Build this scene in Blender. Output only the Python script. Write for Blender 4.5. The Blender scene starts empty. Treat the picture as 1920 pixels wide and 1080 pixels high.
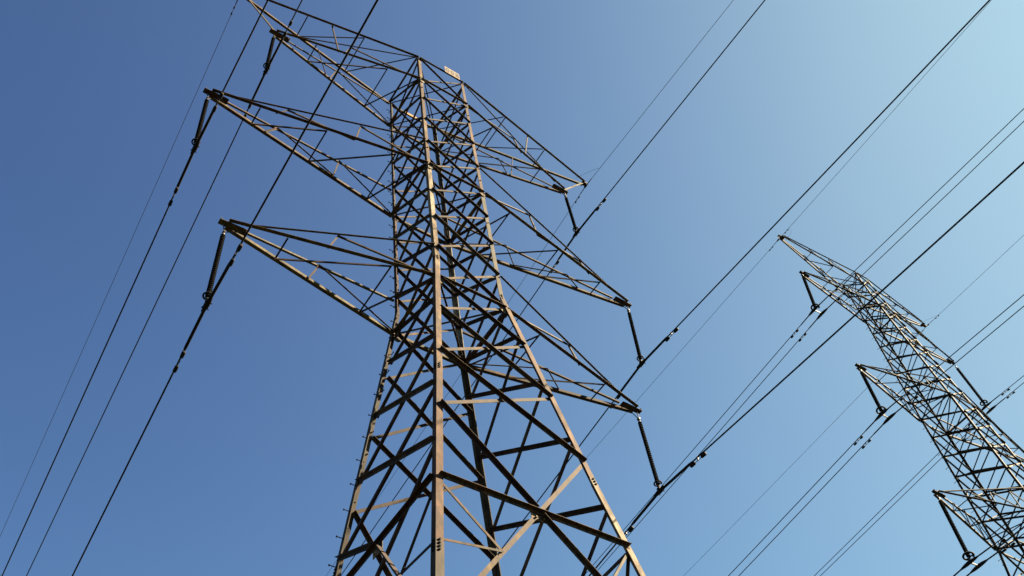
import bpy, bmesh, math, random
from mathutils import Vector, Matrix
random.seed(7)
D = bpy.data
scene = bpy.context.scene
COL = scene.collection

# ---------------------------------------------------------------- camera
cam_data = D.cameras.new("camera")
cam_data.sensor_width = 36.0
cam_data.lens = 34.2805
cam_data.clip_start = 0.05
cam_data.clip_end = 20000
cam = D.objects.new("camera", cam_data)
COL.objects.link(cam)
r_ = (0.8249888554554845, -0.5534709692233578, -0.11429468317120767)
u_ = (-0.4016677539137034, -0.7164951313915816, 0.5703487899155052)
w_ = (0.39756308158601755, 0.42462290672915587, 0.8134119394505543)
cam.matrix_world = Matrix(((r_[0], u_[0], -w_[0], -8.7287), (r_[1], u_[1], -w_[1], -11.7580),
                           (r_[2], u_[2], -w_[2], 1.6), (0, 0, 0, 1)))
scene.camera = cam

# ---------------------------------------------------------------- sky, sun, exposure
SUN_AZ, SUN_EL = math.radians(121.4), math.radians(39.2)      # azimuth clockwise from +Y
world = D.worlds.new("World")
scene.world = world
world.use_nodes = True
nt = world.node_tree
nt.nodes.clear()
sky = nt.nodes.new("ShaderNodeTexSky")
sky.sky_type = 'NISHITA'
sky.sun_disc = False
sky.sun_elevation = SUN_EL
sky.sun_rotation = SUN_AZ
sky.air_density = 0.2
sky.dust_density = 0.33
sky.ozone_density = 5.9
bg = nt.nodes.new("ShaderNodeBackground")
bg.inputs[1].default_value = 0.05
out = nt.nodes.new("ShaderNodeOutputWorld")
tint = nt.nodes.new("ShaderNodeMix")          # the camera's cool white balance, for the whole sky alike
tint.data_type = 'RGBA'; tint.blend_type = 'MULTIPLY'
tint.inputs['Factor'].default_value = 1.0
tint.inputs['B'].default_value = (0.905, 1.0, 0.755, 1)
nt.links.new(sky.outputs[0], tint.inputs['A'])
def scaled(sock, k):
    n = nt.nodes.new("ShaderNodeVectorMath"); n.operation = 'SCALE'; n.inputs['Scale'].default_value = k
    nt.links.new(sock, n.inputs[0]); return n.outputs[0]
curve = nt.nodes.new("ShaderNodeRGBCurve")        # the camera's tone response, one curve per channel, the same in every direction
RESP = (((0, 0), (.05, .036), (.08, .071), (.10, .102), (.15, .179), (.20, .246), (.30, .341), (.40, .392), (.50, .425), (.70, .47), (1, .53)),
        ((0, 0), (.08, .040), (.10, .056), (.15, .116), (.20, .190), (.30, .344), (.40, .466), (.50, .552), (.60, .607), (.75, .66), (1, .73)),
        ((0, 0), (.10, .050), (.15, .095), (.20, .162), (.30, .308), (.40, .440), (.50, .551), (.60, .638), (.70, .704), (.80, .753), (1, .82)))
for ch, pts in enumerate(RESP):
    cv = curve.mapping.curves[ch]
    while len(cv.points) < len(pts): cv.points.new(.5, .5)
    for q, (px_, py_) in zip(cv.points, pts): q.location = (px_, py_)
curve.mapping.update()
KSKY = 0.05*2**3.873
nt.links.new(scaled(tint.outputs['Result'], KSKY), curve.inputs['Color'])
nt.links.new(scaled(curve.outputs[0], 1/KSKY), bg.inputs[0])
nt.links.new(bg.outputs[0], out.inputs[0])
sl = D.lights.new("sun", 'SUN')
sl.energy = 2.7
sl.angle = math.radians(0.53)
sl.color = (1.0, 0.83, 0.55)
sun = D.objects.new("sun", sl)
COL.objects.link(sun)
sdir = Vector((math.sin(SUN_AZ)*math.cos(SUN_EL), math.cos(SUN_AZ)*math.cos(SUN_EL), math.sin(SUN_EL)))
sun.rotation_euler = sdir.to_track_quat('Z', 'Y').to_euler()
sun.location = sdir*200
scene.view_settings.view_transform = 'Standard'
scene.view_settings.look = 'None'
scene.view_settings.gamma = 1
scene.view_settings.exposure = 3.873

# ---------------------------------------------------------------- materials
def mat_new(name):
    m = D.materials.new(name)
    m.use_nodes = True
    n = m.node_tree
    n.nodes.clear()
    o = n.nodes.new("ShaderNodeOutputMaterial")
    b = n.nodes.new("ShaderNodeBsdfPrincipled")
    n.links.new(b.outputs[0], o.inputs[0])
    return m, n, b
def ramp(n, stops):
    r = n.nodes.new("ShaderNodeValToRGB")
    e = r.color_ramp.elements
    while len(e) < len(stops): e.new(0.5)
    for i, (p, c) in enumerate(stops):
        e[i].position = p; e[i].color = (c[0], c[1], c[2], 1)
    return r
def steel(name, zinc, tan, rust, dark, rust_amount, rough=0.85, metal=0.0):
    m, n, b = mat_new(name)
    geo = n.nodes.new("ShaderNodeNewGeometry")
    n1 = n.nodes.new("ShaderNodeTexNoise"); n1.inputs['Scale'].default_value = 2.4; n1.inputs['Detail'].default_value = 6
    n2 = n.nodes.new("ShaderNodeTexNoise"); n2.inputs['Scale'].default_value = 8; n2.inputs['Detail'].default_value = 8
    n2.inputs['Roughness'].default_value = 0.7
    mp = n.nodes.new("ShaderNodeMapping"); mp.inputs['Scale'].default_value = (1, 1, 0.35)
    oi = n.nodes.new("ShaderNodeObjectInfo")
    n.links.new(geo.outputs['Position'], mp.inputs[0])
    n.links.new(mp.outputs[0], n1.inputs[0]); n.links.new(mp.outputs[0], n2.inputs[0])
    r1 = ramp(n, [(0.36, zinc), (0.49, tan), (0.62, rust)])
    add = n.nodes.new("ShaderNodeMath"); add.operation = 'MULTIPLY_ADD'
    add.inputs[1].default_value = 0.46; add.inputs[2].default_value = rust_amount-0.23
    n.links.new(oi.outputs['Random'], add.inputs[0])
    a2 = n.nodes.new("ShaderNodeMath"); a2.operation = 'ADD'
    n.links.new(n1.outputs[0], a2.inputs[0]); n.links.new(add.outputs[0], a2.inputs[1])
    n.links.new(a2.outputs[0], r1.inputs[0])
    r2 = ramp(n, [(0.38, (1.45, 1.38, 1.28)), (0.49, (.92, .85, .78)), (0.585, dark)])
    n.links.new(n2.outputs[0], r2.inputs[0])
    mx = n.nodes.new("ShaderNodeMix"); mx.data_type = 'RGBA'; mx.blend_type = 'MULTIPLY'
    mx.inputs['Factor'].default_value = 0.9
    n.links.new(r1.outputs[0], mx.inputs['A']); n.links.new(r2.outputs[0], mx.inputs['B'])
    n.links.new(mx.outputs['Result'], b.inputs['Base Color'])
    b.inputs['Roughness'].default_value = rough
    b.inputs['Metallic'].default_value = metal
    b.inputs['Specular IOR Level'].default_value = 0.22
    bp = n.nodes.new("ShaderNodeBump"); bp.inputs['Strength'].default_value = 0.25; bp.inputs['Distance'].default_value = 0.004
    n.links.new(n2.outputs[0], bp.inputs['Height']); n.links.new(bp.outputs[0], b.inputs['Normal'])
    return m
def plain(name, c, rough=0.5, metal=0.0, vary=0.25, scale=9, spec=0.3):
    m, n, b = mat_new(name)
    t = n.nodes.new("ShaderNodeTexNoise"); t.inputs['Scale'].default_value = scale; t.inputs['Detail'].default_value = 5
    g = n.nodes.new("ShaderNodeNewGeometry"); n.links.new(g.outputs['Position'], t.inputs[0])
    r = ramp(n, [(0.3, [x*(1-vary) for x in c]), (0.7, [x*(1+vary) for x in c])])
    n.links.new(t.outputs[0], r.inputs[0]); n.links.new(r.outputs[0], b.inputs['Base Color'])
    b.inputs['Roughness'].default_value = rough; b.inputs['Metallic'].default_value = metal
    b.inputs['Specular IOR Level'].default_value = spec
    return m
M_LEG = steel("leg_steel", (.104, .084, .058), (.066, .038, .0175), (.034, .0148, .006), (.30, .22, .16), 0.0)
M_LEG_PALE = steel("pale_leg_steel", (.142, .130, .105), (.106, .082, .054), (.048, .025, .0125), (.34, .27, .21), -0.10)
M_LEG_RUST = steel("rusty_leg_steel", (.062, .032, .0145), (.043, .0175, .0070), (.028, .0105, .0042), (.42, .34, .28), 0.03)
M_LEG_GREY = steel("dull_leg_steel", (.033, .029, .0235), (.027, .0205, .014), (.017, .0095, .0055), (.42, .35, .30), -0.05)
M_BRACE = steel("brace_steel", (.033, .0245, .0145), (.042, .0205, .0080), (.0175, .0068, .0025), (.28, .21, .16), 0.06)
M_ARM = steel("arm_steel", (.040, .030, .0138), (.048, .0275, .0088), (.022, .0095, .0034), (.28, .22, .17), 0.0)
M_LEG2 = steel("grey_leg_steel", (.0140, .0104, .0074), (.0122, .0080, .0050), (.008, .0048, .003), (.5, .45, .42), -0.02)
M_BRACE2 = steel("grey_brace_steel", (.0240, .0180, .0125), (.0225, .0145, .0090), (.0150, .0092, .0056), (.6, .55, .5), -0.02)
M_BOLT = plain("bolt_steel", (.006, .005, .0045), .8, 0, .2, 9, .1)
M_SHED = plain("insulator_rubber", (.0036, .0031, .0033), .9, 0, .2, 9, .05)
M_FIT = plain("galvanised_fitting", (.017, .015, .0145), .6, .1, .25, 9, .2)
M_DARKFIT = plain("dark_fitting", (.0055, .0048, .005), .8, 0, .2, 9, .1)
M_WIRE = plain("weathered_aluminium_wire", (.0055, .0048, .006), .85, 0, .2, 9, .1)
M_THIN = plain("earth_wire_steel", (.010, .0095, .012), .85, 0, .2, 9, .1)
M_SIGN = plain("cream_sign_paint", (.112, .072, .046), .7, 0, .12, 5)
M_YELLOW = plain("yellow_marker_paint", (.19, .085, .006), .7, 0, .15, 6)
M_DIGIT = plain("dark_digit_paint", (.008, .004, .003), .8, 0)
M_SPACER = plain("bright_spacer", (.15, .15, .15), .4, .3, .05)
M_CONC = plain("footing_concrete", (.16, .155, .145), .9, 0)
def ground_mat():
    m, n, b = mat_new("dry_grass_ground")
    g = n.nodes.new("ShaderNodeNewGeometry")
    a = n.nodes.new("ShaderNodeTexNoise"); a.inputs['Scale'].default_value = .22; a.inputs['Detail'].default_value = 10
    c = n.nodes.new("ShaderNodeTexNoise"); c.inputs['Scale'].default_value = 6; c.inputs['Detail'].default_value = 10
    n.links.new(g.outputs['Position'], a.inputs[0]); n.links.new(g.outputs['Position'], c.inputs[0])
    r = ramp(n, [(.35, (.018, .024, .011)), (.5, (.030, .034, .016)), (.66, (.048, .043, .024))])
    ad = n.nodes.new("ShaderNodeMath"); ad.operation = 'MULTIPLY_ADD'; ad.inputs[1].default_value = .4; ad.inputs[2].default_value = -.2
    n.links.new(c.outputs[0], ad.inputs[0])
    s = n.nodes.new("ShaderNodeMath"); s.operation = 'ADD'
    n.links.new(a.outputs[0], s.inputs[0]); n.links.new(ad.outputs[0], s.inputs[1])
    n.links.new(s.outputs[0], r.inputs[0]); n.links.new(r.outputs[0], b.inputs['Base Color'])
    b.inputs['Roughness'].default_value = .95
    b.inputs['Specular IOR Level'].default_value = 0.03
    bp = n.nodes.new("ShaderNodeBump"); bp.inputs['Strength'].default_value = .8; bp.inputs['Distance'].default_value = .1
    n.links.new(c.outputs[0], bp.inputs['Height']); n.links.new(bp.outputs[0], b.inputs['Normal'])
    return m
M_GROUND = ground_mat()

# ---------------------------------------------------------------- helpers
def V(*a): return Vector(a)
def obj(name, bm, m, parent=None, smooth=False):
    bmesh.ops.recalc_face_normals(bm, faces=bm.faces)
    me = D.meshes.new(name)
    bm.to_mesh(me); bm.free()
    me.materials.append(m)
    if smooth:
        for p in me.polygons: p.use_smooth = True
    o = D.objects.new(name, me)
    COL.objects.link(o)
    if parent: o.parent = parent
    return o
def thing(name, label, cat, loc=(0, 0, 0), group=None):
    o = D.objects.new(name, None)
    o.empty_display_size = .5
    COL.objects.link(o); o.location = loc
    return tag(o, label, cat, group)
def tag(o, label, cat, group=None):
    o['label'] = label; o['category'] = cat
    if group: o['group'] = group
    return o
def ortho(d, e):
    e = e - d*e.dot(d)
    return e.normalized()
def lsec(bm, P, Q, e1, e2, w1, w2=None, t=.012, wq=None):
    """steel angle from P to Q: corner on the line PQ, flanges along e1 (w1) and e2 (w2)"""
    if w2 is None: w2 = w1
    k = 1.0 if wq is None else wq/w1
    d = (Q-P).normalized()
    a = ortho(d, Vector(e1)); b = Vector(e2); b = b-d*b.dot(d); b = (b-a*b.dot(a)).normalized()
    rings = []
    for X, s in ((P, 1.0), (Q, k)):
        pts = [(0, 0), (w1*s, 0), (w1*s, t), (t, t), (t, w2*s), (0, w2*s)]
        rings.append([bm.verts.new(X+a*x+b*y) for x, y in pts])
    n = 6
    for i in range(n):
        bm.faces.new((rings[0][i], rings[0][(i+1) % n], rings[1][(i+1) % n], rings[1][i]))
    for r in rings:      # caps as two quads, kept convex
        bm.faces.new((r[0], r[1], r[2], r[3])); bm.faces.new((r[0], r[3], r[4], r[5]))
def box(bm, c, ax, ay, az, sx, sy, sz):
    c = Vector(c); vs = []
    for i in (-1, 1):
        for j in (-1, 1):
            for k in (-1, 1):
                vs.append(bm.verts.new(c+ax*(i*sx/2)+ay*(j*sy/2)+az*(k*sz/2)))
    for f in ((0, 1, 3, 2), (4, 6, 7, 5), (0, 4, 5, 1), (2, 3, 7, 6), (0, 2, 6, 4), (1, 5, 7, 3)):
        bm.faces.new([vs[i] for i in f])
def frame(d):
    d = d.normalized()
    up = V(0, 0, 1) if abs(d.z) < .9 else V(1, 0, 0)
    a = d.cross(up).normalized()
    return a, a.cross(d).normalized()
def tube(bm, pts, rad, n=8, caps=True):
    """tube along points; rad is a number or one radius per point"""
    pts = [Vector(p) for p in pts]
    rs = rad if isinstance(rad, (list, tuple)) else [rad]*len(pts)
    rings = []
    a = None
    for i, p in enumerate(pts):
        d = (pts[min(i+1, len(pts)-1)]-pts[max(i-1, 0)]).normalized()
        if a is None: a, b = frame(d)
        else:
            a = (a-d*a.dot(d)).normalized(); b = a.cross(d).normalized()
        rings.append([bm.verts.new(p+(a*math.cos(2*math.pi*k/n)+b*math.sin(2*math.pi*k/n))*rs[i]) for k in range(n)])
    for A, B in zip(rings, rings[1:]):
        for k in range(n):
            bm.faces.new((A[k], A[(k+1) % n], B[(k+1) % n], B[k]))
    if caps:
        bm.faces.new(rings[0][::-1]); bm.faces.new(rings[-1])
def hexbolt(bm, p, n_, r, h):
    tube(bm, [p, p+n_*h], r, 6)

# ---------------------------------------------------------------- lattice pylon builder
CORN = {'N': (-1, -1), 'R': (1, -1), 'L': (-1, 1), 'F': (1, 1)}
FACES = [(V(0, -1, 0), 'N', 'R', 'fb'), (V(1, 0, 0), 'R', 'F', 'lr'), (V(0, 1, 0), 'F', 'L', 'fb'), (V(-1, 0, 0), 'L', 'N', 'lr')]
def interp(tab, z):
    tab = sorted(tab)
    if z <= tab[0][0]: return tab[0][1]
    for (z0, a0), (z1, a1) in zip(tab, tab[1:]):
        if z <= z1: return a0+(a1-a0)*(z-z0)/(z1-z0)
    return tab[-1][1]
class Pylon:
    def __init__(s, root, at, bt, wleg, tleg, mleg, mbrace, marm):
        s.root, s.at, s.bt, s.wleg, s.tl = root, at, bt, wleg, tleg
        s.mleg, s.mbrace, s.marm = mleg, mbrace, marm
        s.braces = []
    def a(s, z): return interp(s.at, z)
    def b(s, z): return interp(s.bt, z)
    def P(s, c, z):
        k = CORN[c]; return V(k[0]*s.a(z), k[1]*s.b(z), z)
    def leg(s, c, breaks, mats=None):
        """one leg: bolted lengths of angle steel, each length from its own batch of weathered steel"""
        bm = bmesh.new(); k = CORN[c]
        for i, (z0, z1) in enumerate(zip(breaks, breaks[1:])):
            w = interp(s.wleg, (z0+z1)/2)
            n0 = len(bm.faces)
            lsec(bm, s.P(c, z0), s.P(c, z1), V(-k[0], 0, 0), V(0, -k[1], 0), w, w, s.tl)
            bm.faces.ensure_lookup_table()
            for f in bm.faces[n0:]: f.material_index = i if mats else 0
        o = obj('leg', bm, mats[0] if mats else s.mleg, s.root)
        for m in (mats or [])[1:]: o.data.materials.append(m)
        return o
    def facept(s, fc, side, z, inset):
        n_, l, r, _ = fc
        A, B = s.P(l, z), s.P(r, z)
        d = (B-A).normalized()
        return A+d*inset if side == 'l' else B-d*inset
    def brace(s, fc, zl, zr, outside, w, inset=.05, vis=True, name='brace', P=None, Q=None, m=None):
        n_ = fc[0]
        P = P if P is not None else s.facept(fc, 'l', zl, inset)
        Q = Q if Q is not None else s.facept(fc, 'r', zr, inset)
        off = n_*(.004) if outside else n_*(-(s.tl+.004))
        d = (Q-P).normalized()
        dn = ortho(d, V(0, 0, -1)) if abs(d.z) < .97 else ortho(d, V(0, 0, -1)+n_.cross(d))
        dn = dn-n_*dn.dot(n_); dn = ortho(d, dn)
        s.braces.append((vis, name, P+off-dn*w*.5, Q+off-dn*w*.5, dn, n_ if outside else -n_, w, m))
    def emit(s, limit=100):
        cnt = {}; rest = bmesh.new(); nrest = 0
        for vis, name, P, Q, e1, e2, w, m in s.braces:
            if vis and cnt.get(name, 0) < limit:
                cnt[name] = cnt.get(name, 0)+1
                bm = bmesh.new(); lsec(bm, P, Q, e1, e2, w, w, .008)
                d = (Q-P).normalized()
                for X, sg in ((P, 1), (Q, -1)):
                    for q in (.045, .105): hexbolt(bm, X+d*(sg*q)+e1*(w*.55)+e2*.008, e2, .013, .018)
                obj(name, bm, m or s.mbrace, s.root)
            else:
                lsec(rest, P, Q, e1, e2, w, w, .008); nrest += 1
        if nrest:
            o = obj('brace', rest, s.mbrace, s.root); o['kind'] = 'stuff'
        else: rest.free()
    def beam(s, fc, z, w):
        """horizontal beam on a face, horizontal flange turned outward, vertical flange up"""
        n_, l, r, _ = fc
        A, B = s.P(l, z), s.P(r, z)
        d = (B-A).normalized()
        bm = bmesh.new()
        lsec(bm, A+d*.03+n_*.016, B-d*.03+n_*.016, n_, V(0, 0, 1), w, w*1.1, .012)
        obj('horizontal_beam', bm, s.marm, s.root)
    def plan(s, c1, c2, z, w, dz=0.0):
        A, B = s.P(c1, z), s.P(c2, z)
        d = (B-A).normalized()
        bm = bmesh.new()
        lsec(bm, A+d*.1+V(0, 0, dz), B-d*.1+V(0, 0, dz), d.cross(V(0, 0, 1)), V(0, 0, 1), w, w, .01)
        obj('plan_brace', bm, s.mbrace, s.root)
    def arm(s, sx, zl, zu, U, zt, fb, fs, w=.08, ww=.06, wl=.042, inner=.55, tie_top=None, plate=.5, hang=True):
        """pyramid cross-arm: four chords, zigzag in the bottom plane, posts and diagonals in the sides"""
        bm = bmesh.new()
        low, upp = {}, {}
        for v in (-1, 1):
            T = V(sx*(U-.12), v*.07, zt); A = V(sx*s.a(zl), v*s.b(zl), zl)
            low[v] = (T, A)
            lsec(bm, T, A, V(0, v, 0), V(0, 0, 1), w, w, .008)
            T2 = V(sx*(U-inner), v*.085, zt+.15); A2 = V(sx*s.a(zu), v*s.b(zu), zu)
            upp[v] = (T2, A2)
            lsec(bm, T2, A2, V(0, v, 0), V(0, 0, 1), ww, ww, .006)
        arm = obj('cross_arm', bm, s.marm, s.root)
        L = lambda d, v, f: d[v][0].lerp(d[v][1], f)
        def bar(P, Q, e1, e2, wd=wl):
            b2 = bmesh.new(); lsec(b2, P, Q, e1, e2, wd, wd, .007); return obj('lacing_bar', b2, s.mbrace, arm)
        z5 = V(0, 0, -.008)
        for i, f in enumerate(fb):
            bar(L(low, -1, f)+z5, L(low, 1, f)+z5, V(1, 0, 0), V(0, 0, -1))
            g = fb[i+1] if i+1 < len(fb) else .985
            v0 = 1 if sx < 0 else -1
            bar(L(low, v0, f)+z5*2.2, L(low, -v0, g)+z5*2.2, V(1, 0, 0), V(0, 0, -1), wl*1.25)
        for v in (-1, 1):
            o5 = V(0, v*-.006, 0)
            for i, f in enumerate(fs):
                bar(L(upp, v, f)+o5, L(low, v, f)+V(0, 0, .02)+o5, V(1, 0, 0), V(0, -v, 0), wl)
                g = fs[i+1] if i+1 < len(fs) else .985
                bar(L(upp, v, f)+o5*2.4, L(low, v, g)+V(0, 0, .02)+o5*2.4, V(0, 0, 1), V(0, -v, 0), wl)
        if plate:
            b3 = bmesh.new()
            X, Y, Z = V(1, 0, 0), V(0, 1, 0), V(0, 0, 1)
            L0 = plate+.12
            zb = zt-.018
            lo = [b3.verts.new((sx*x, y, zb)) for x, y in ((U+.08, -.075), (U+.08, .075), (U-plate, .09), (U-plate-.1, .085), (U-plate-.1, -.085), (U-plate, -.09))]
            hi = [b3.verts.new(v.co+V(0, 0, .014)) for v in lo]
            b3.faces.new(lo); b3.faces.new(hi[::-1])
            for i in range(6): b3.faces.new((lo[i], lo[(i+1) % 6], hi[(i+1) % 6], hi[i]))
            box(b3, V(sx*(U+.05), 0, zt+.04), X, Y, Z, .012, .16, .06)
            box(b3, V(sx*(U-plate-.05), 0, zb-.05), X, Y, Z, .012, .15, .05)
            box(b3, V(sx*(U-plate*.5), .02, zb+.04), X, Y, Z, L0*.8, .012, .05)
            obj('tip_plate', b3, s.mbrace, arm)
        return arm, low, upp
    def bolts(s, legs, specs, r=.02):
        """splice bolts: dark heads on the two outer flanges of a leg"""
        for c, o in legs.items():
            k = CORN[c]
            for z, cnt in specs.get(c, ()):
                w = interp(s.wleg, z)
                for i in range(cnt):
                    for fl in (0, 1):
                        base = s.P(c, z-i*.075)
                        if fl == 0: p, n_ = base+V(-k[0]*w*.45, 0, 0), V(0, k[1], 0)
                        else: p, n_ = base+V(0, -k[1]*w*.45, 0), V(k[0], 0, 0)
                        bm = bmesh.new(); hexbolt(bm, p-n_*.005, n_, r*1.1, .035); obj('splice_bolt', bm, M_BOLT, o)
    def steps(s, c, leg, z0, z1, dz):
        """climbing pegs, alternately on the two flanges of one leg"""
        k = CORN[c]; z = z0; i = 0
        while z < z1:
            w = interp(s.wleg, z)
            base = s.P(c, z)
            n_ = V(k[0], 0, 0) if i % 2 == 0 else V(0, k[1], 0)
            p = base+(V(0, -k[1]*w*.5, 0) if i % 2 == 0 else V(-k[0]*w*.5, 0, 0))
            bm = bmesh.new()
            tube(bm, [p-n_*.01, p+n_*.15], .010, 6); tube(bm, [p+n_*.15, p+n_*.168], .021, 6)
            tube(bm, [p+n_*.004, p+n_*.02], .02, 6)
            obj('step_bolt', bm, M_BOLT, leg)
            z += dz; i += 1
    def footings(s, z=0):
        for c in CORN:
            p = s.P(c, 0); bm = bmesh.new()
            box(bm, V(p.x, p.y, .12), V(1, 0, 0), V(0, 1, 0), V(0, 0, 1), .8, .8, .5)
            obj('footing', bm, M_CONC, s.root)

G = 14.737                 # height of the fit's origin above the ground
# ---------------------------------------------------------------- ground
bm = bmesh.new()
bmesh.ops.create_grid(bm, x_segments=8, y_segments=8, size=6000)
g = obj('ground', bm, M_GROUND); g['kind'] = 'structure'

# ---------------------------------------------------------------- near pylon
root = thing('lattice_pylon', 'large rusty lattice pylon in the middle, with a number plate at its top', 'pylon')
Z = [z+G for z in (20.203, 18.323, 16.877, 15.295, 13.697, 12.110, 10.687, 9.244, 7.748, 6.289, 4.704, 2.759, .699, -1.586)]
MZ = [z+G for z in (5.152, 3.356, 1.439, -.505)]
z14 = -4.9+G
sl_a = (2.0907-1)/(Z[9]-Z[13]); sl_b = (1.9715-.9958)/(Z[9]-Z[13])
at = [(Z[0], .951), (Z[9], 1.0), (0, 1+sl_a*Z[9])]
bt = [(Z[0], 1.014), (Z[9], .996), (0, .996+sl_b*Z[9])]
wl = [(0, .16), (Z[13], .142), (Z[9], .132), (Z[5], .124), (Z[0], .095)]
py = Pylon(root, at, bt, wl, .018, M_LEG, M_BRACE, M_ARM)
legs = {}
LB = {'N': ([Z[0]+.06, Z[5]-.05, 22.0, 16.9, 11.55, 4.0, 0.0], [M_LEG, M_LEG_PALE, M_LEG, M_LEG_RUST, M_LEG_GREY, M_LEG]),
      'R': ([Z[0]+.06, Z[5]+.05, 21.6, 14.95, 9.0, 4.0, 0.0], [M_LEG_RUST, M_LEG_GREY, M_LEG_RUST, M_LEG, M_LEG, M_LEG]),
      'L': ([Z[0]+.06, 27.0, 21.9, 14.0, 8.0, 0.0], [M_LEG_GREY, M_LEG_RUST, M_LEG_GREY, M_LEG_GREY, M_LEG]),
      'F': ([Z[0]+.06, 27.6, 21.6, 14.95, 9.0, 0.0], [M_LEG_GREY, M_LEG_PALE, M_LEG_GREY, M_LEG_GREY, M_LEG])}
for c in 'NRLF':
    legs[c] = py.leg(c, *LB[c])
def bw(z): return interp([(0, .10), (Z[13], .086), (Z[9], .074), (Z[5], .063), (Z[0], .051)], z)
fb_nodes = Z[:13]
lr_nodes = Z[:10]+MZ
order = []
for fc in FACES:
    nodes = fb_nodes if fc[3] == 'fb' else lr_nodes
    for zh, zl in zip(nodes, nodes[1:]):
        order.append((zl, fc, zh))
order.sort(key=lambda t: t[0])
for zl, fc, zh in order:
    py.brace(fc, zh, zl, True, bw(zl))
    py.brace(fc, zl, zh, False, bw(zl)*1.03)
for fc in FACES:          # big X of the leg section, crossing on the horizontal
    n_, l, r, kind = fc
    zt_ = Z[12] if kind == 'fb' else MZ[3]
    Cn = (py.P(l, Z[13])+py.P(r, Z[13]))*.5
    dx = (py.P(r, Z[13])-py.P(l, Z[13])).normalized()
    w = .084
    py.brace(fc, 0, 0, True, w, name='leg_brace', P=py.facept(fc, 'l', zt_, .05), Q=Cn-dx*.05+V(0, 0, .06))
    py.brace(fc, 0, 0, False, w, name='leg_brace', P=py.facept(fc, 'l', z14, .05), Q=py.facept(fc, 'r', zt_, .05), m=M_ARM)
    py.brace(fc, 0, 0, True, w, name='leg_brace', P=Cn+dx*.05-V(0, 0, .06), Q=py.facept(fc, 'r', z14, .05))
    py.brace(fc, Z[13], Z[13], True, w, name='leg_brace')
    mL = Cn.lerp(py.facept(fc, 'l', z14, 0), .42); mR = Cn.lerp(py.facept(fc, 'r', z14, 0), .42)
    py.brace(fc, 0, 0, False, .05, name='secondary_brace', P=py.facept(fc, 'l', Z[13]-.08, .08), Q=mL+n_*.05)
    py.brace(fc, 0, 0, False, .05, name='secondary_brace', P=py.facept(fc, 'r', Z[13]-.08, .08)-n_*.02, Q=mR-n_*.02)
    py.brace(fc, 0, 0, False, .045, name='secondary_brace', P=py.facept(fc, 'l', Z[13]-1.55, .08)+n_*.0, Q=mL+n_*.05)
    py.brace(fc, 0, 0, False, .045, name='secondary_brace', P=py.facept(fc, 'r', Z[13]-1.55, .08)-n_*.02, Q=mR-n_*.02)
    for zh, zl in ((z14, 5.2), (5.2, .35)):
        py.brace(fc, zh, zl, True, .13, vis=False); py.brace(fc, zl, zh, False, .13, vis=False)
py.emit()
# plate where the big X crosses
for fc in FACES:
    n_, l, r, kind = fc
    Cn = (py.P(l, Z[13])+py.P(r, Z[13]))*.5
    bm = bmesh.new(); dx = (py.P(r, Z[13])-py.P(l, Z[13])).normalized()
    box(bm, Cn-V(0, 0, .03)-n_*.01, dx, n_, V(0, 0, 1), .34, .012, .30)
    for q in (-.08, .08): hexbolt(bm, Cn+dx*q-V(0, 0, .13)-n_*.006, n_, .02, .04)
    obj('gusset_plate', bm, M_LEG, root)
for zz, wv in ((Z[0], .068), (Z[1], .075), (Z[5], .082), (Z[9], .088)):
    for fc in FACES: py.beam(fc, zz, wv)
for zz, wv in ((Z[0], .04), (Z[1], .04), (Z[5], .046), (Z[9], .052)):
    py.plan('N', 'F', zz, wv); py.plan('L', 'R', zz, wv, -.02)
py.bolts(legs, {'N': [(22.0, 3), (16.9, 3), (11.55, 4), (27.95, 1), (32.4, 1)], 'R': [(21.6, 3), (14.95, 3), (27.6, 1), (32.2, 1)],
                'L': [(21.9, 2), (14.0, 3)], 'F': [(21.6, 3), (14.95, 3)]})
py.steps('L', legs['L'], 4.0, Z[0]-.2, .335)
ARMS = {}
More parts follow.
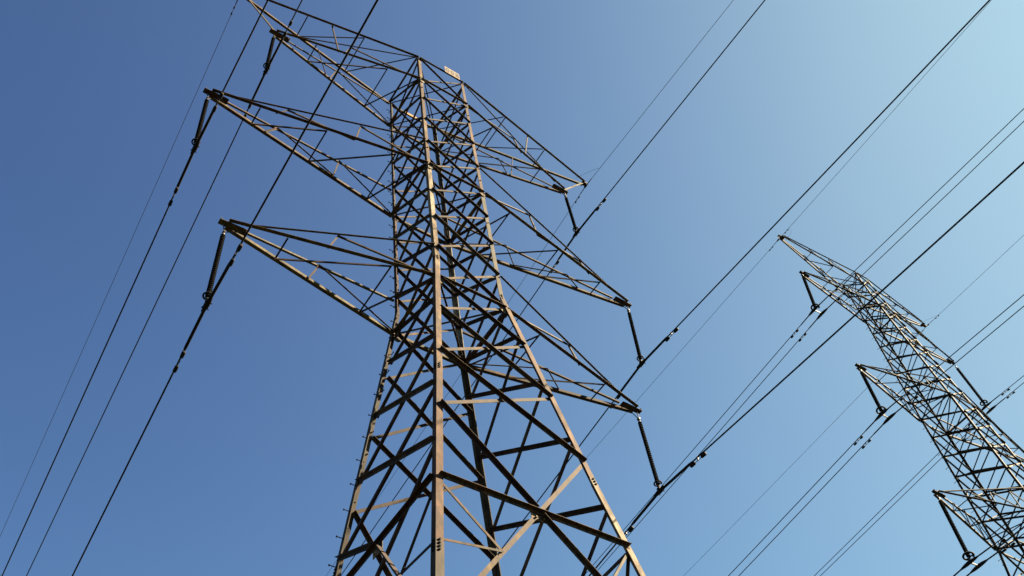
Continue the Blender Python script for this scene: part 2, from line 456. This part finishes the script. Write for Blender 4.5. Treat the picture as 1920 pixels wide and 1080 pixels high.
for sx in (-1, 1):
    ARMS[sx, 'low'] = py.arm(sx, Z[9], Z[8], 6.0, 6.14+G, (.265, .765), (.455,), w=.092, ww=.056, wl=.042)
    ARMS[sx, 'mid'] = py.arm(sx, Z[5], Z[4], 7.22, 11.88+G, (.207, .51, .84), (.28, .645), w=.09, ww=.054, wl=.042)
    ARMS[sx, 'top'] = py.arm(sx, Z[1], Z[0], 5.92, 18.2+G, (.265, .76), (.455,), w=.076, ww=.042, wl=.038)
    # earth-wire peak arm: two chords from the tower top, braced, tied down to the conductor arm
    bm = bmesh.new(); ch = {}
    for v in (-1, 1):
        T = V(sx*7.16, v*.05, 20.03+G); A = V(sx*.951, v*1.014, Z[0]+.03)
        ch[v] = (T, A); lsec(bm, T, A, V(0, v, 0), V(0, 0, 1), .08, .08, .008)
    pk = obj('earth_wire_arm', bm, M_ARM, root)
    L = lambda v, f: ch[v][0].lerp(ch[v][1], f)+V(0, 0, -.008)
    v0 = 1 if sx < 0 else -1
    for P, Q in ((L(-1, .35), L(1, .35)), (L(v0, .36), L(-v0, .675)), (L(-1, .675), L(1, .675)), (L(v0, .685), L(-v0, .98))):
        b2 = bmesh.new(); lsec(b2, P, Q, V(1, 0, 0), V(0, 0, -1), .04, .04, .006); obj('lacing_bar', b2, M_BRACE, pk)
    for v in (-1, 1):
        lo = ARMS[sx, 'top'][1][v]
        b2 = bmesh.new(); lsec(b2, ch[v][0].lerp(ch[v][1], .49), lo[0].lerp(lo[1], .42)+V(0, 0, .02), V(1, 0, 0), V(0, -v, 0), .04, .04, .006)
        obj('lacing_bar', b2, M_BRACE, pk)
    b2 = bmesh.new(); lsec(b2, V(sx*7.08, -.03, 20.0+G), V(sx*5.86, -.03, 18.34+G), V(0, 1, 0), V(sx, 0, 1), .062, .062, .008)
    obj('tie_strut', b2, M_ARM, pk)
    b2 = bmesh.new(); box(b2, V(sx*7.2, 0, 20.03+G), V(1, 0, 0), V(0, 1, 0), V(0, 0, 1), .26, .15, .10)
    bmesh.ops.bevel(b2, geom=b2.edges[:], offset=.015, segments=1, affect='EDGES')
    obj('tip_plate', b2, M_ARM, pk)
for zz in (Z[1], Z[5], Z[9]):          # bolted gussets under the cross-arm beams
    for fc in FACES:
        n_, l, r, _ = fc
        for cc, sg in ((l, 1), (r, -1)):
            dx = (py.P(r, zz)-py.P(l, zz)).normalized()*sg
            bm = bmesh.new()
            c0 = py.P(cc, zz)+n_*.0205+V(0, 0, -.006)
            sh = [c0, c0+dx*.26, c0+dx*.20-V(0, 0, .10), c0+dx*.10-V(0, 0, .22), c0+dx*.005-V(0, 0, .22)]
            f0 = [bm.verts.new(q) for q in sh]; f1 = [bm.verts.new(q+n_*.008) for q in sh]
            bm.faces.new(f0); bm.faces.new(f1[::-1])
            for i in range(5): bm.faces.new((f0[i], f0[(i+1) % 5], f1[(i+1) % 5], f1[i]))
            for q, h in ((.05, .05), (.05, .16), (.14, .05), (.2, .04)): hexbolt(bm, c0+dx*q-V(0, 0, h)+n_*.006, n_, .014, .018)
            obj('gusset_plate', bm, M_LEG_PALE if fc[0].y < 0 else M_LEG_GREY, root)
py.footings()
# yellow painted plate on the rear top beam, seen through the cage
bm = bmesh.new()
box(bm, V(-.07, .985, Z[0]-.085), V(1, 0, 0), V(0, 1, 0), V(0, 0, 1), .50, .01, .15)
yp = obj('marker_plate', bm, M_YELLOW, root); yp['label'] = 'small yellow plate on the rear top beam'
# number plate on the top front beam
bm = bmesh.new()
SX0, SX1, SZ0, SZ1 = .06, .68, Z[0]-.27, Z[0]+.25
yF = -1.014-.155
box(bm, V((SX0+SX1)/2, yF, (SZ0+SZ1)/2), V(1, 0, 0), V(0, 1, 0), V(0, 0, 1), SX1-SX0, .012, SZ1-SZ0)
sign = obj('number_plate', bm, M_SIGN, root); sign['label'] = 'cream plate with dark digits on the top beam'
def digit(cx, cz, w, h, t, kind):
    bm = bmesh.new()
    y0 = yF-.010
    def ring(cz, h, w):
        n = 20; vs = []
        for i in range(n):
            a = 2*math.pi*i/n
            co, si = math.cos(a), math.sin(a)
            sc = lambda q: math.copysign(abs(q)**.7, q)
            ox, oz = sc(co)*w/2, sc(si)*h/2
            ix, iz = sc(co)*(w/2-t), sc(si)*(h/2-t*.8)
            vs.append([bm.verts.new((cx+ox, y0, cz+oz)), bm.verts.new((cx+ix, y0, cz+iz)), bm.verts.new((cx+ox, y0+.003, cz+oz)), bm.verts.new((cx+ix, y0+.003, cz+iz))])
        for i in range(n):
            A, B = vs[i], vs[(i+1) % n]
            bm.faces.new((A[0], B[0], B[1], A[1])); bm.faces.new((A[0], A[2], B[2], B[0])); bm.faces.new((A[1], B[1], B[3], A[3])); bm.faces.new((A[2], A[3], B[3], B[2]))
    if kind == '0': ring(cz, h, w)
    else:
        ring(cz+h*.235, h*.53, w*.92); ring(cz-h*.235, h*.53, w)
    obj('digit', bm, M_DIGIT, sign)
for i, kk in enumerate('008'):
    digit(SX0+.115+i*.205, (SZ0+SZ1)/2, .16, .38, .062, kk)

# ---------------------------------------------------------------- far pylon
F2 = V(31.391, 1.464, 0)
root2 = thing('lattice_pylon', 'smaller looking grey lattice pylon at the right edge, carrying twin conductors', 'pylon', F2)
ZA = [46.95, 45.75, 44.6, 43.457, 42.242, 41.085, 39.945, 38.79, 37.658, 36.537, 35.315, 34.035, 32.73, 31.426, 30.091, 28.7, 27.2]
ZB = [25.6, 23.8, 21.7, 19.2, 16.2, 12.6]
at2 = [(46.95, .55), (43.457, .633), (35.315, 1.0), (27.2, 1.28), (0, 4.6)]
wl2 = [(0, .18), (27, .115), (35.3, .10), (46.95, .078)]
p2 = Pylon(root2, at2, at2, wl2, .016, M_LEG2, M_BRACE2, M_BRACE2)
legs2 = {c: p2.leg(c, [47.0, 43.457, 35.315, 27.2, 21.7, 12.6, 0]) for c in 'NRLF'}
bw2 = lambda z: interp([(0, .10), (27.2, .070), (47, .055)], z)
nodes = ZA+ZB
for zh, zl in list(zip(nodes, nodes[1:]))[:20][::-1]:
    for fc in (FACES[3], FACES[0], FACES[2], FACES[1]):
        vis = zl > 20
        p2.brace(fc, zh, zl, True, bw2(zl), vis=vis); p2.brace(fc, zl, zh, False, bw2(zl)*1.05, vis=vis)
for fc in FACES:
    for zh, zl in ((16.2, 12.6), (12.6, 7), (7, .4)):
        p2.brace(fc, zh, zl, True, .12, vis=False); p2.brace(fc, zl, zh, False, .12, vis=False)
p2.emit()
for zz in (46.95, 43.457, 35.315, 27.2):
    for fc in FACES: p2.beam(fc, zz, .066)
    p2.plan('N', 'F', zz, .042); p2.plan('L', 'R', zz, .042, -.02)
p2.steps('L', legs2['L'], 20, 46, .45)
A2 = {}
for sx, dz in ((-1, .12), (1, -.35)):
    A2[sx, 'low'] = p2.arm(sx, 27.2, 28.7, 6.96, 27.08, (.28, .55, .8), (.28, .55, .8), w=.098, ww=.07, wl=.042)
    A2[sx, 'mid'] = p2.arm(sx, 35.315, 36.537, 6.72, 35.3+(dz if sx > 0 else 0), (.28, .55, .8), (.28, .55, .8), w=.094, ww=.068, wl=.042)
    A2[sx, 'top'] = p2.arm(sx, 43.457, 44.6, 6.38 if sx < 0 else 6.18, 43.45+dz-.1, (.3, .62), (.3, .62), w=.086, ww=.062, wl=.04)
    A2[sx, 'peak'] = p2.arm(sx, 45.75, 46.95, 6.2 if sx < 0 else 6.08, 47.35 if sx < 0 else 46.6, (.35, .62), (.35, .62), w=.076, ww=.066, wl=.04, inner=.3, plate=.25)
p2.footings()

# ---------------------------------------------------------------- conductors and earth wires
WIRES = {
'topL':(-5.811,0.000,29.852, 0.0340,-0.0495,0.0485,-0.0621), 'midL':(-7.046,0.000,23.471, 0.0307,-0.0516,0.0532,-0.0595),
'lowL':(-5.909,0.000,17.784, 0.0272,-0.0473,0.0518,-0.0671), 'topR':(5.800,0.000,29.943, 0.0086,-0.0471,0.0291,-0.0802),
'midR':(6.837,0.000,23.396, -0.0004,-0.0555,0.0300,-0.0904), 'lowR':(5.817,0.000,17.848, -0.0076,-0.0678,0.0214,-0.0865),
'ewR':(7.224,0.000,34.598, 0.0069,-0.0490,0.0360,-0.0842), 'ewL':(-7.220,0.000,34.597, 0.0000,-0.0550,0.0511,-0.0575),
'ewL2':(24.729,1.464,46.562, 0.0258,-0.0211,-0.0095,-0.0422), 'topL2a':(23.768,1.464,39.166, -0.0006,-0.0560,0.0124,-0.0731),
'topL2b':(24.397,1.464,39.264, -0.0001,-0.0552,0.0113,-0.0721), 'midL2a':(23.978,1.464,31.487, -0.0028,-0.0606,0.0111,-0.0758),
'midL2b':(24.528,1.464,31.528, -0.0027,-0.0605,0.0106,-0.0752), 'lowL2a':(23.603,1.464,23.187, 0.0042,-0.0435,-0.0016,-0.0510),
'lowL2b':(24.221,1.464,23.262, 0.0016,-0.0506,-0.0027,-0.0478), 'ewR2':(38.182,1.465,47.188, 0.0147,-0.0281,0.0003,-0.0553),
'topR2a':(37.399,1.464,39.102, 0.0014,-0.0520,0.0074,-0.0707), 'topR2b':(37.846,1.464,39.070, 0.0063,-0.0410,0.0051,-0.0662),
}
CURV = 2e-4
def wire_pt(k, v):
    x, y, z, g0, s0, g1, s1 = WIRES[k]
    d = abs(v); g, s = (g0, s0) if v < 0 else (g1, s1)
    return V(x+g*v, y+v, z+s*d+CURV*d*d)
def wire(k, name, label, cat, group, rad, m, rod=0.0, rodr=0.0, span=300):
    vs = [0]; v = 0.0
    while v < span:
        v += .25 if v < 2.5 else (1.5 if v < 40 else 6)
        vs.append(v)
    vv = [-q for q in vs[:0:-1]]+vs
    bm = bmesh.new()
    tube(bm, [wire_pt(k, q) for q in vv], rad, 8)
    o = tag(obj(name, bm, m, None, True), label, cat, group)
    if rod:
        b2 = bmesh.new()
        qs = [-rod-.12, -rod]+[-rod+rod*2*i/12 for i in range(1, 12)]+[rod, rod+.12]
        tube(b2, [wire_pt(k, q) for q in qs], [rad*1.05]+[rodr]*(len(qs)-2)+[rad*1.05], 10)
        obj('armour_rod', b2, m, o, True)
    return o
def damper(k, o, v, size=1.0, side=0.0):
    """Stockbridge damper: a clip on the wire, a messenger cable and two bell weights under the wire"""
    p = wire_pt(k, v); d = (wire_pt(k, v+.05)-wire_pt(k, v-.05)).normalized()
    dn = ortho(d, V(0, 0, -1)); sd = d.cross(dn)
    c = p+dn*.085*size+sd*side
    bm = bmesh.new()
    box(bm, p+dn*.035*size, d, dn, sd, .035*size, .12*size, .028*size)
    tube(bm, [c-d*.2*size, c-d*.1*size+dn*.005, c+d*.1*size+dn*.005, c+d*.2*size], .009*size, 6)
    dm = obj('vibration_damper', bm, M_FIT if size == 1.0 else M_DARKFIT, o)
    for q in (-1, 1):
        b2 = bmesh.new(); e = c+d*q*.2*size
        tube(b2, [e-d*q*.09*size, e-d*q*.07*size, e+d*q*.03*size, e+d*q*.07*size, e+d*q*.075*size],
             [.030*size, .040*size, .043*size, .040*size, .02*size], 10)
        obj('weight', b2, M_DARKFIT, dm, True)
GC = 'single conductors of the near pylon'
NEAR = {
 'topL': ('thick dark conductor hung from the near pylon\'s upper left arm', [(-1.52), 1.43]),
 'midL': ('thick dark conductor hung from the near pylon\'s middle left arm, the longest arm', [-1.43, 1.41]),
 'lowL': ('thick dark conductor hung from the near pylon\'s lowest left arm', [-1.43, 1.45]),
 'topR': ('thick dark conductor hung from the near pylon\'s upper right arm', [-1.41, 1.44]),
 'midR': ('thick dark conductor hung from the near pylon\'s middle right arm', [-1.38, 1.44]),
 'lowR': ('thick dark conductor hung from the near pylon\'s lowest right arm', [-1.41, 1.47]),
}
for k, (lab, dv) in NEAR.items():
    o = wire(k, 'conductor', lab, 'power line', GC, .0190, M_WIRE, 1.12, .034)
    for q in dv: damper(k, o, q, 1.0)
GE = 'thin earth wires at the pylon tops'
EW = {'ewL': 'thin earth wire leaving the near pylon\'s left peak arm, leftmost of all wires',
      'ewR': 'thin earth wire clamped at the tip of the near pylon\'s right peak arm',
      'ewL2': 'thin earth wire passing the tip of the far pylon\'s left peak arm',
      'ewR2': 'thin earth wire clamped at the far pylon\'s right peak arm'}
for k, lab in EW.items():
    o = wire(k, 'earth_wire', lab, 'earth wire', GE, .0085 if k[-1] != '2' else .010, M_THIN, .35, .016)
    x = WIRES[k][0]
    tipx = {'ewL': -7.3, 'ewR': 7.3, 'ewL2': F2.x-6.25, 'ewR2': F2.x+6.12}[k]
    tipz = {'ewL': 20.03+G, 'ewR': 20.03+G, 'ewL2': 47.3, 'ewR2': 46.6}[k]
    p = wire_pt(k, 0); b2 = bmesh.new()
    q = V(tipx, p.y, tipz)
    tube(b2, [q, q.lerp(p, .5)+V(0, 0, .01), p+V(0, 0, .02)], .018, 8)
    box(b2, p, V(0, 1, 0), V(1, 0, 0), V(0, 0, 1), .16, .05, .07)
    obj('suspension_clamp', b2, M_DARKFIT, o)
    for q_ in ((-.75, .6) if k == 'ewR2' else (.62,) if k == 'ewR' else (-.7, .62)): damper(k, o, q_, .6)
    b3 = bmesh.new()      # slack bonding lead from the arm tip to the wire
    e = wire_pt(k, -.95)
    sgn = -1 if x < (0 if k[-1] != '2' else F2.x) else 1
    a0 = q+V(-sgn*.55, 0, .02)
    pts = [a0.lerp(e, t)+V(0, 0, .42*math.sin(math.pi*t)*(-.35 if t > .0 else 0)) + V(0, -.22*math.sin(math.pi*t), 0) for t in [i/12 for i in range(13)]]
    tube(b3, pts, .005, 5); obj('bonding_lead', b3, M_THIN, o, True)
GT = 'twin conductors of the far pylon'
TW = {
 'topL2a': 'left wire of the pair hung from the far pylon\'s upper left arm',
 'topL2b': 'right wire of the pair hung from the far pylon\'s upper left arm',
 'midL2a': 'left wire of the pair hung from the far pylon\'s middle left arm',
 'midL2b': 'right wire of the pair hung from the far pylon\'s middle left arm',
 'lowL2a': 'left wire of the pair hung from the far pylon\'s lowest left arm',
 'lowL2b': 'right wire of the pair hung from the far pylon\'s lowest left arm',
 'topR2a': 'left wire of the pair hung from the far pylon\'s upper right arm',
 'topR2b': 'right wire of the pair hung from the far pylon\'s upper right arm',
}
for k, lab in TW.items():
    o = wire(k, 'twin_conductor', lab, 'power line', GT, .0185, M_WIRE, .95, .028)
    b2 = bmesh.new()
    qs = [-.42+.84*i/10 for i in range(11)]
    tube(b2, [wire_pt(k, q) for q in qs], [.03+.045*math.sin(math.pi*i/10) for i in range(11)], 10)
    obj('suspension_clamp', b2, M_DARKFIT, o, True)
    for q in (-1.36, 1.55): damper(k, o, q, 1.05, .0)

# ---------------------------------------------------------------- insulator strings
def insulator(name, label, group, top, bot, clamp, hangers, rs, rc, pitch, rring, ring2=False, star=True):
    """hanger rods, shedded rod from top to bot, open grading ring, link and clamp down to `clamp`"""
    top, bot, clamp = Vector(top), Vector(bot), Vector(clamp)
    t = thing(name, label, 'insulator', top, group)
    d = (bot-top).normalized(); ln = (bot-top).length
    T = lambda p: Vector(p)-top
    for h in hangers:
        bm = bmesh.new(); tube(bm, [T(h), T(top)-d*.13], .013, 6); obj('hanger_rod', bm, M_FIT, t)
    bm = bmesh.new()
    tube(bm, [T(top)-d*.16, T(top)-d*.11, T(top)-d*.06, T(top)+d*.05], [.03, .022, .035, .03], 8)
    box(bm, T(top)-d*.13, V(1, 0, 0), V(0, 1, 0), V(0, 0, 1), .05, .09, .06)
    obj('top_link', bm, M_FIT, t)
    pts, rad = [], []
    n = int(ln/pitch)
    for i in range(n):
        c = T(top)+d*(ln*(i+.5)/n)
        R = rs
        h = ln/n
        for o_, rr in ((-.46, rc), (-.12, R*.97), (.02, R), (.08, R*.9), (.42, rc)):
            pts.append(c+d*(o_*h)); rad.append(rr)
    bm = bmesh.new(); tube(bm, pts, rad, 14); obj('shed_rod', bm, M_SHED, t)
    a, b = frame(d)
    X = V(1, 0, 0)
    def ring(c, R, rr, a0, a1):
        bm = bmesh.new(); e1 = ortho(d, X); e2 = d.cross(e1)
        ps = [c+(e1*math.cos(q)+e2*math.sin(q))*R for q in [a0+(a1-a0)*i/28 for i in range(29)]]
        tube(bm, ps, rr, 8)
        for q in (ps[4], ps[24]): tube(bm, [c+d*.10, q], rr*.55, 6)
        obj('grading_ring', bm, M_DARKFIT, t, True)
    ring(T(bot)-d*.05, rring, rring*.22, math.radians(25), math.radians(335))
    bm = bmesh.new()
    q = T(clamp)
    tube(bm, [T(bot), T(bot)+d*.06, T(bot)+d*.12, q+V(0, 0, .05)], [.03, .042, .022, .03], 8)
    obj('bottom_link', bm, M_FIT, t)
    return t, q
GI = 'insulators of the near pylon'
SPEC = {
 'lowL': (-5.95, 6.14, 'left', 'lowest'), 'midL': (-7.17, 11.88, 'left', 'middle'), 'topL': (-5.86, 18.2, 'left', 'upper'),
 'lowR': (5.93, 6.14, 'right', 'lowest'), 'midR': (7.13, 11.88, 'right', 'middle'), 'topR': (5.87, 18.2, 'right', 'upper')}
for k, (x, z, side, lev) in SPEC.items():
    sx = -1 if x < 0 else 1
    cl = wire_pt(k, 0)
    top = V(x-sx*.03, 0, z+G-.50); bot = V(cl.x+sx*.02, 0, cl.z+.22)
    t, q = insulator('insulator_string', 'dark ribbed insulator under the near pylon\'s %s %s arm' % (lev, side), GI, top, bot, cl,
                     [(x+sx*.02, 0, z+G-.02), (x-sx*.44, 0, z+G-.03)], .058, .036, .068, .092)
    bm = bmesh.new()
    tube(bm, [q+V(0, -.20, .005), q+V(0, -.1, .0), q, q+V(0, .1, .0), q+V(0, .20, .005)], [.038, .052, .062, .052, .038], 10)
    box(bm, q+V(0, 0, .06), V(1, 0, 0), V(0, 1, 0), V(0, 0, 1), .07, .10, .10)
    for yy in (-.07, .07):
        for xx in (-1, 1):
            tube(bm, [q+V(xx*.03, yy, .02), q+V(xx*.07, yy*1.2, -.04)], .013, 6)
    obj('suspension_clamp', bm, M_DARKFIT, t)
GJ = 'insulators of the far pylon'
SPEC2 = {'topL2': (-6.35, 43.4, 'upper', 'left'), 'midL2': (-6.65, 35.2, 'middle', 'left'), 'lowL2': (-6.9, 27.0, 'lowest', 'left'), 'topR2': (6.08, 42.9, 'upper', 'right')}
for k, (x, z, lev, side) in SPEC2.items():
    ca, cb = wire_pt(k+'a', 0), wire_pt(k+'b', 0)
    mid = ca.lerp(cb, .35)
    tip = V(F2.x+x, F2.y, z)
    d = (mid-tip).normalized()
    top = tip+d*.42; bot = mid-d*.35
    sx = -1 if x < 0 else 1
    t, q = insulator('insulator_string', 'long dark insulator slanting from the far pylon\'s %s %s arm' % (lev, side), GJ, top, bot, mid+V(0, 0, .05),
                     [tip+V(0, .06, .05), tip+V(0, -.06, .05)], .084, .056, .085, .19)
    bm = bmesh.new()
    pa, pb = ca-top, cb-top
    tube(bm, [pa.lerp(pb, .1), pa.lerp(pb, .9)], .03, 8)
    obj('spacer_bar', bm, M_SPACER, t)
    bm = bmesh.new()
    box(bm, pa.lerp(pb, .35)+V(0, 0, .09), (pb-pa).normalized(), V(0, 1, 0), V(0, 0, 1), .3, .03, .1)
    obj('yoke_plate', bm, M_DARKFIT, t)
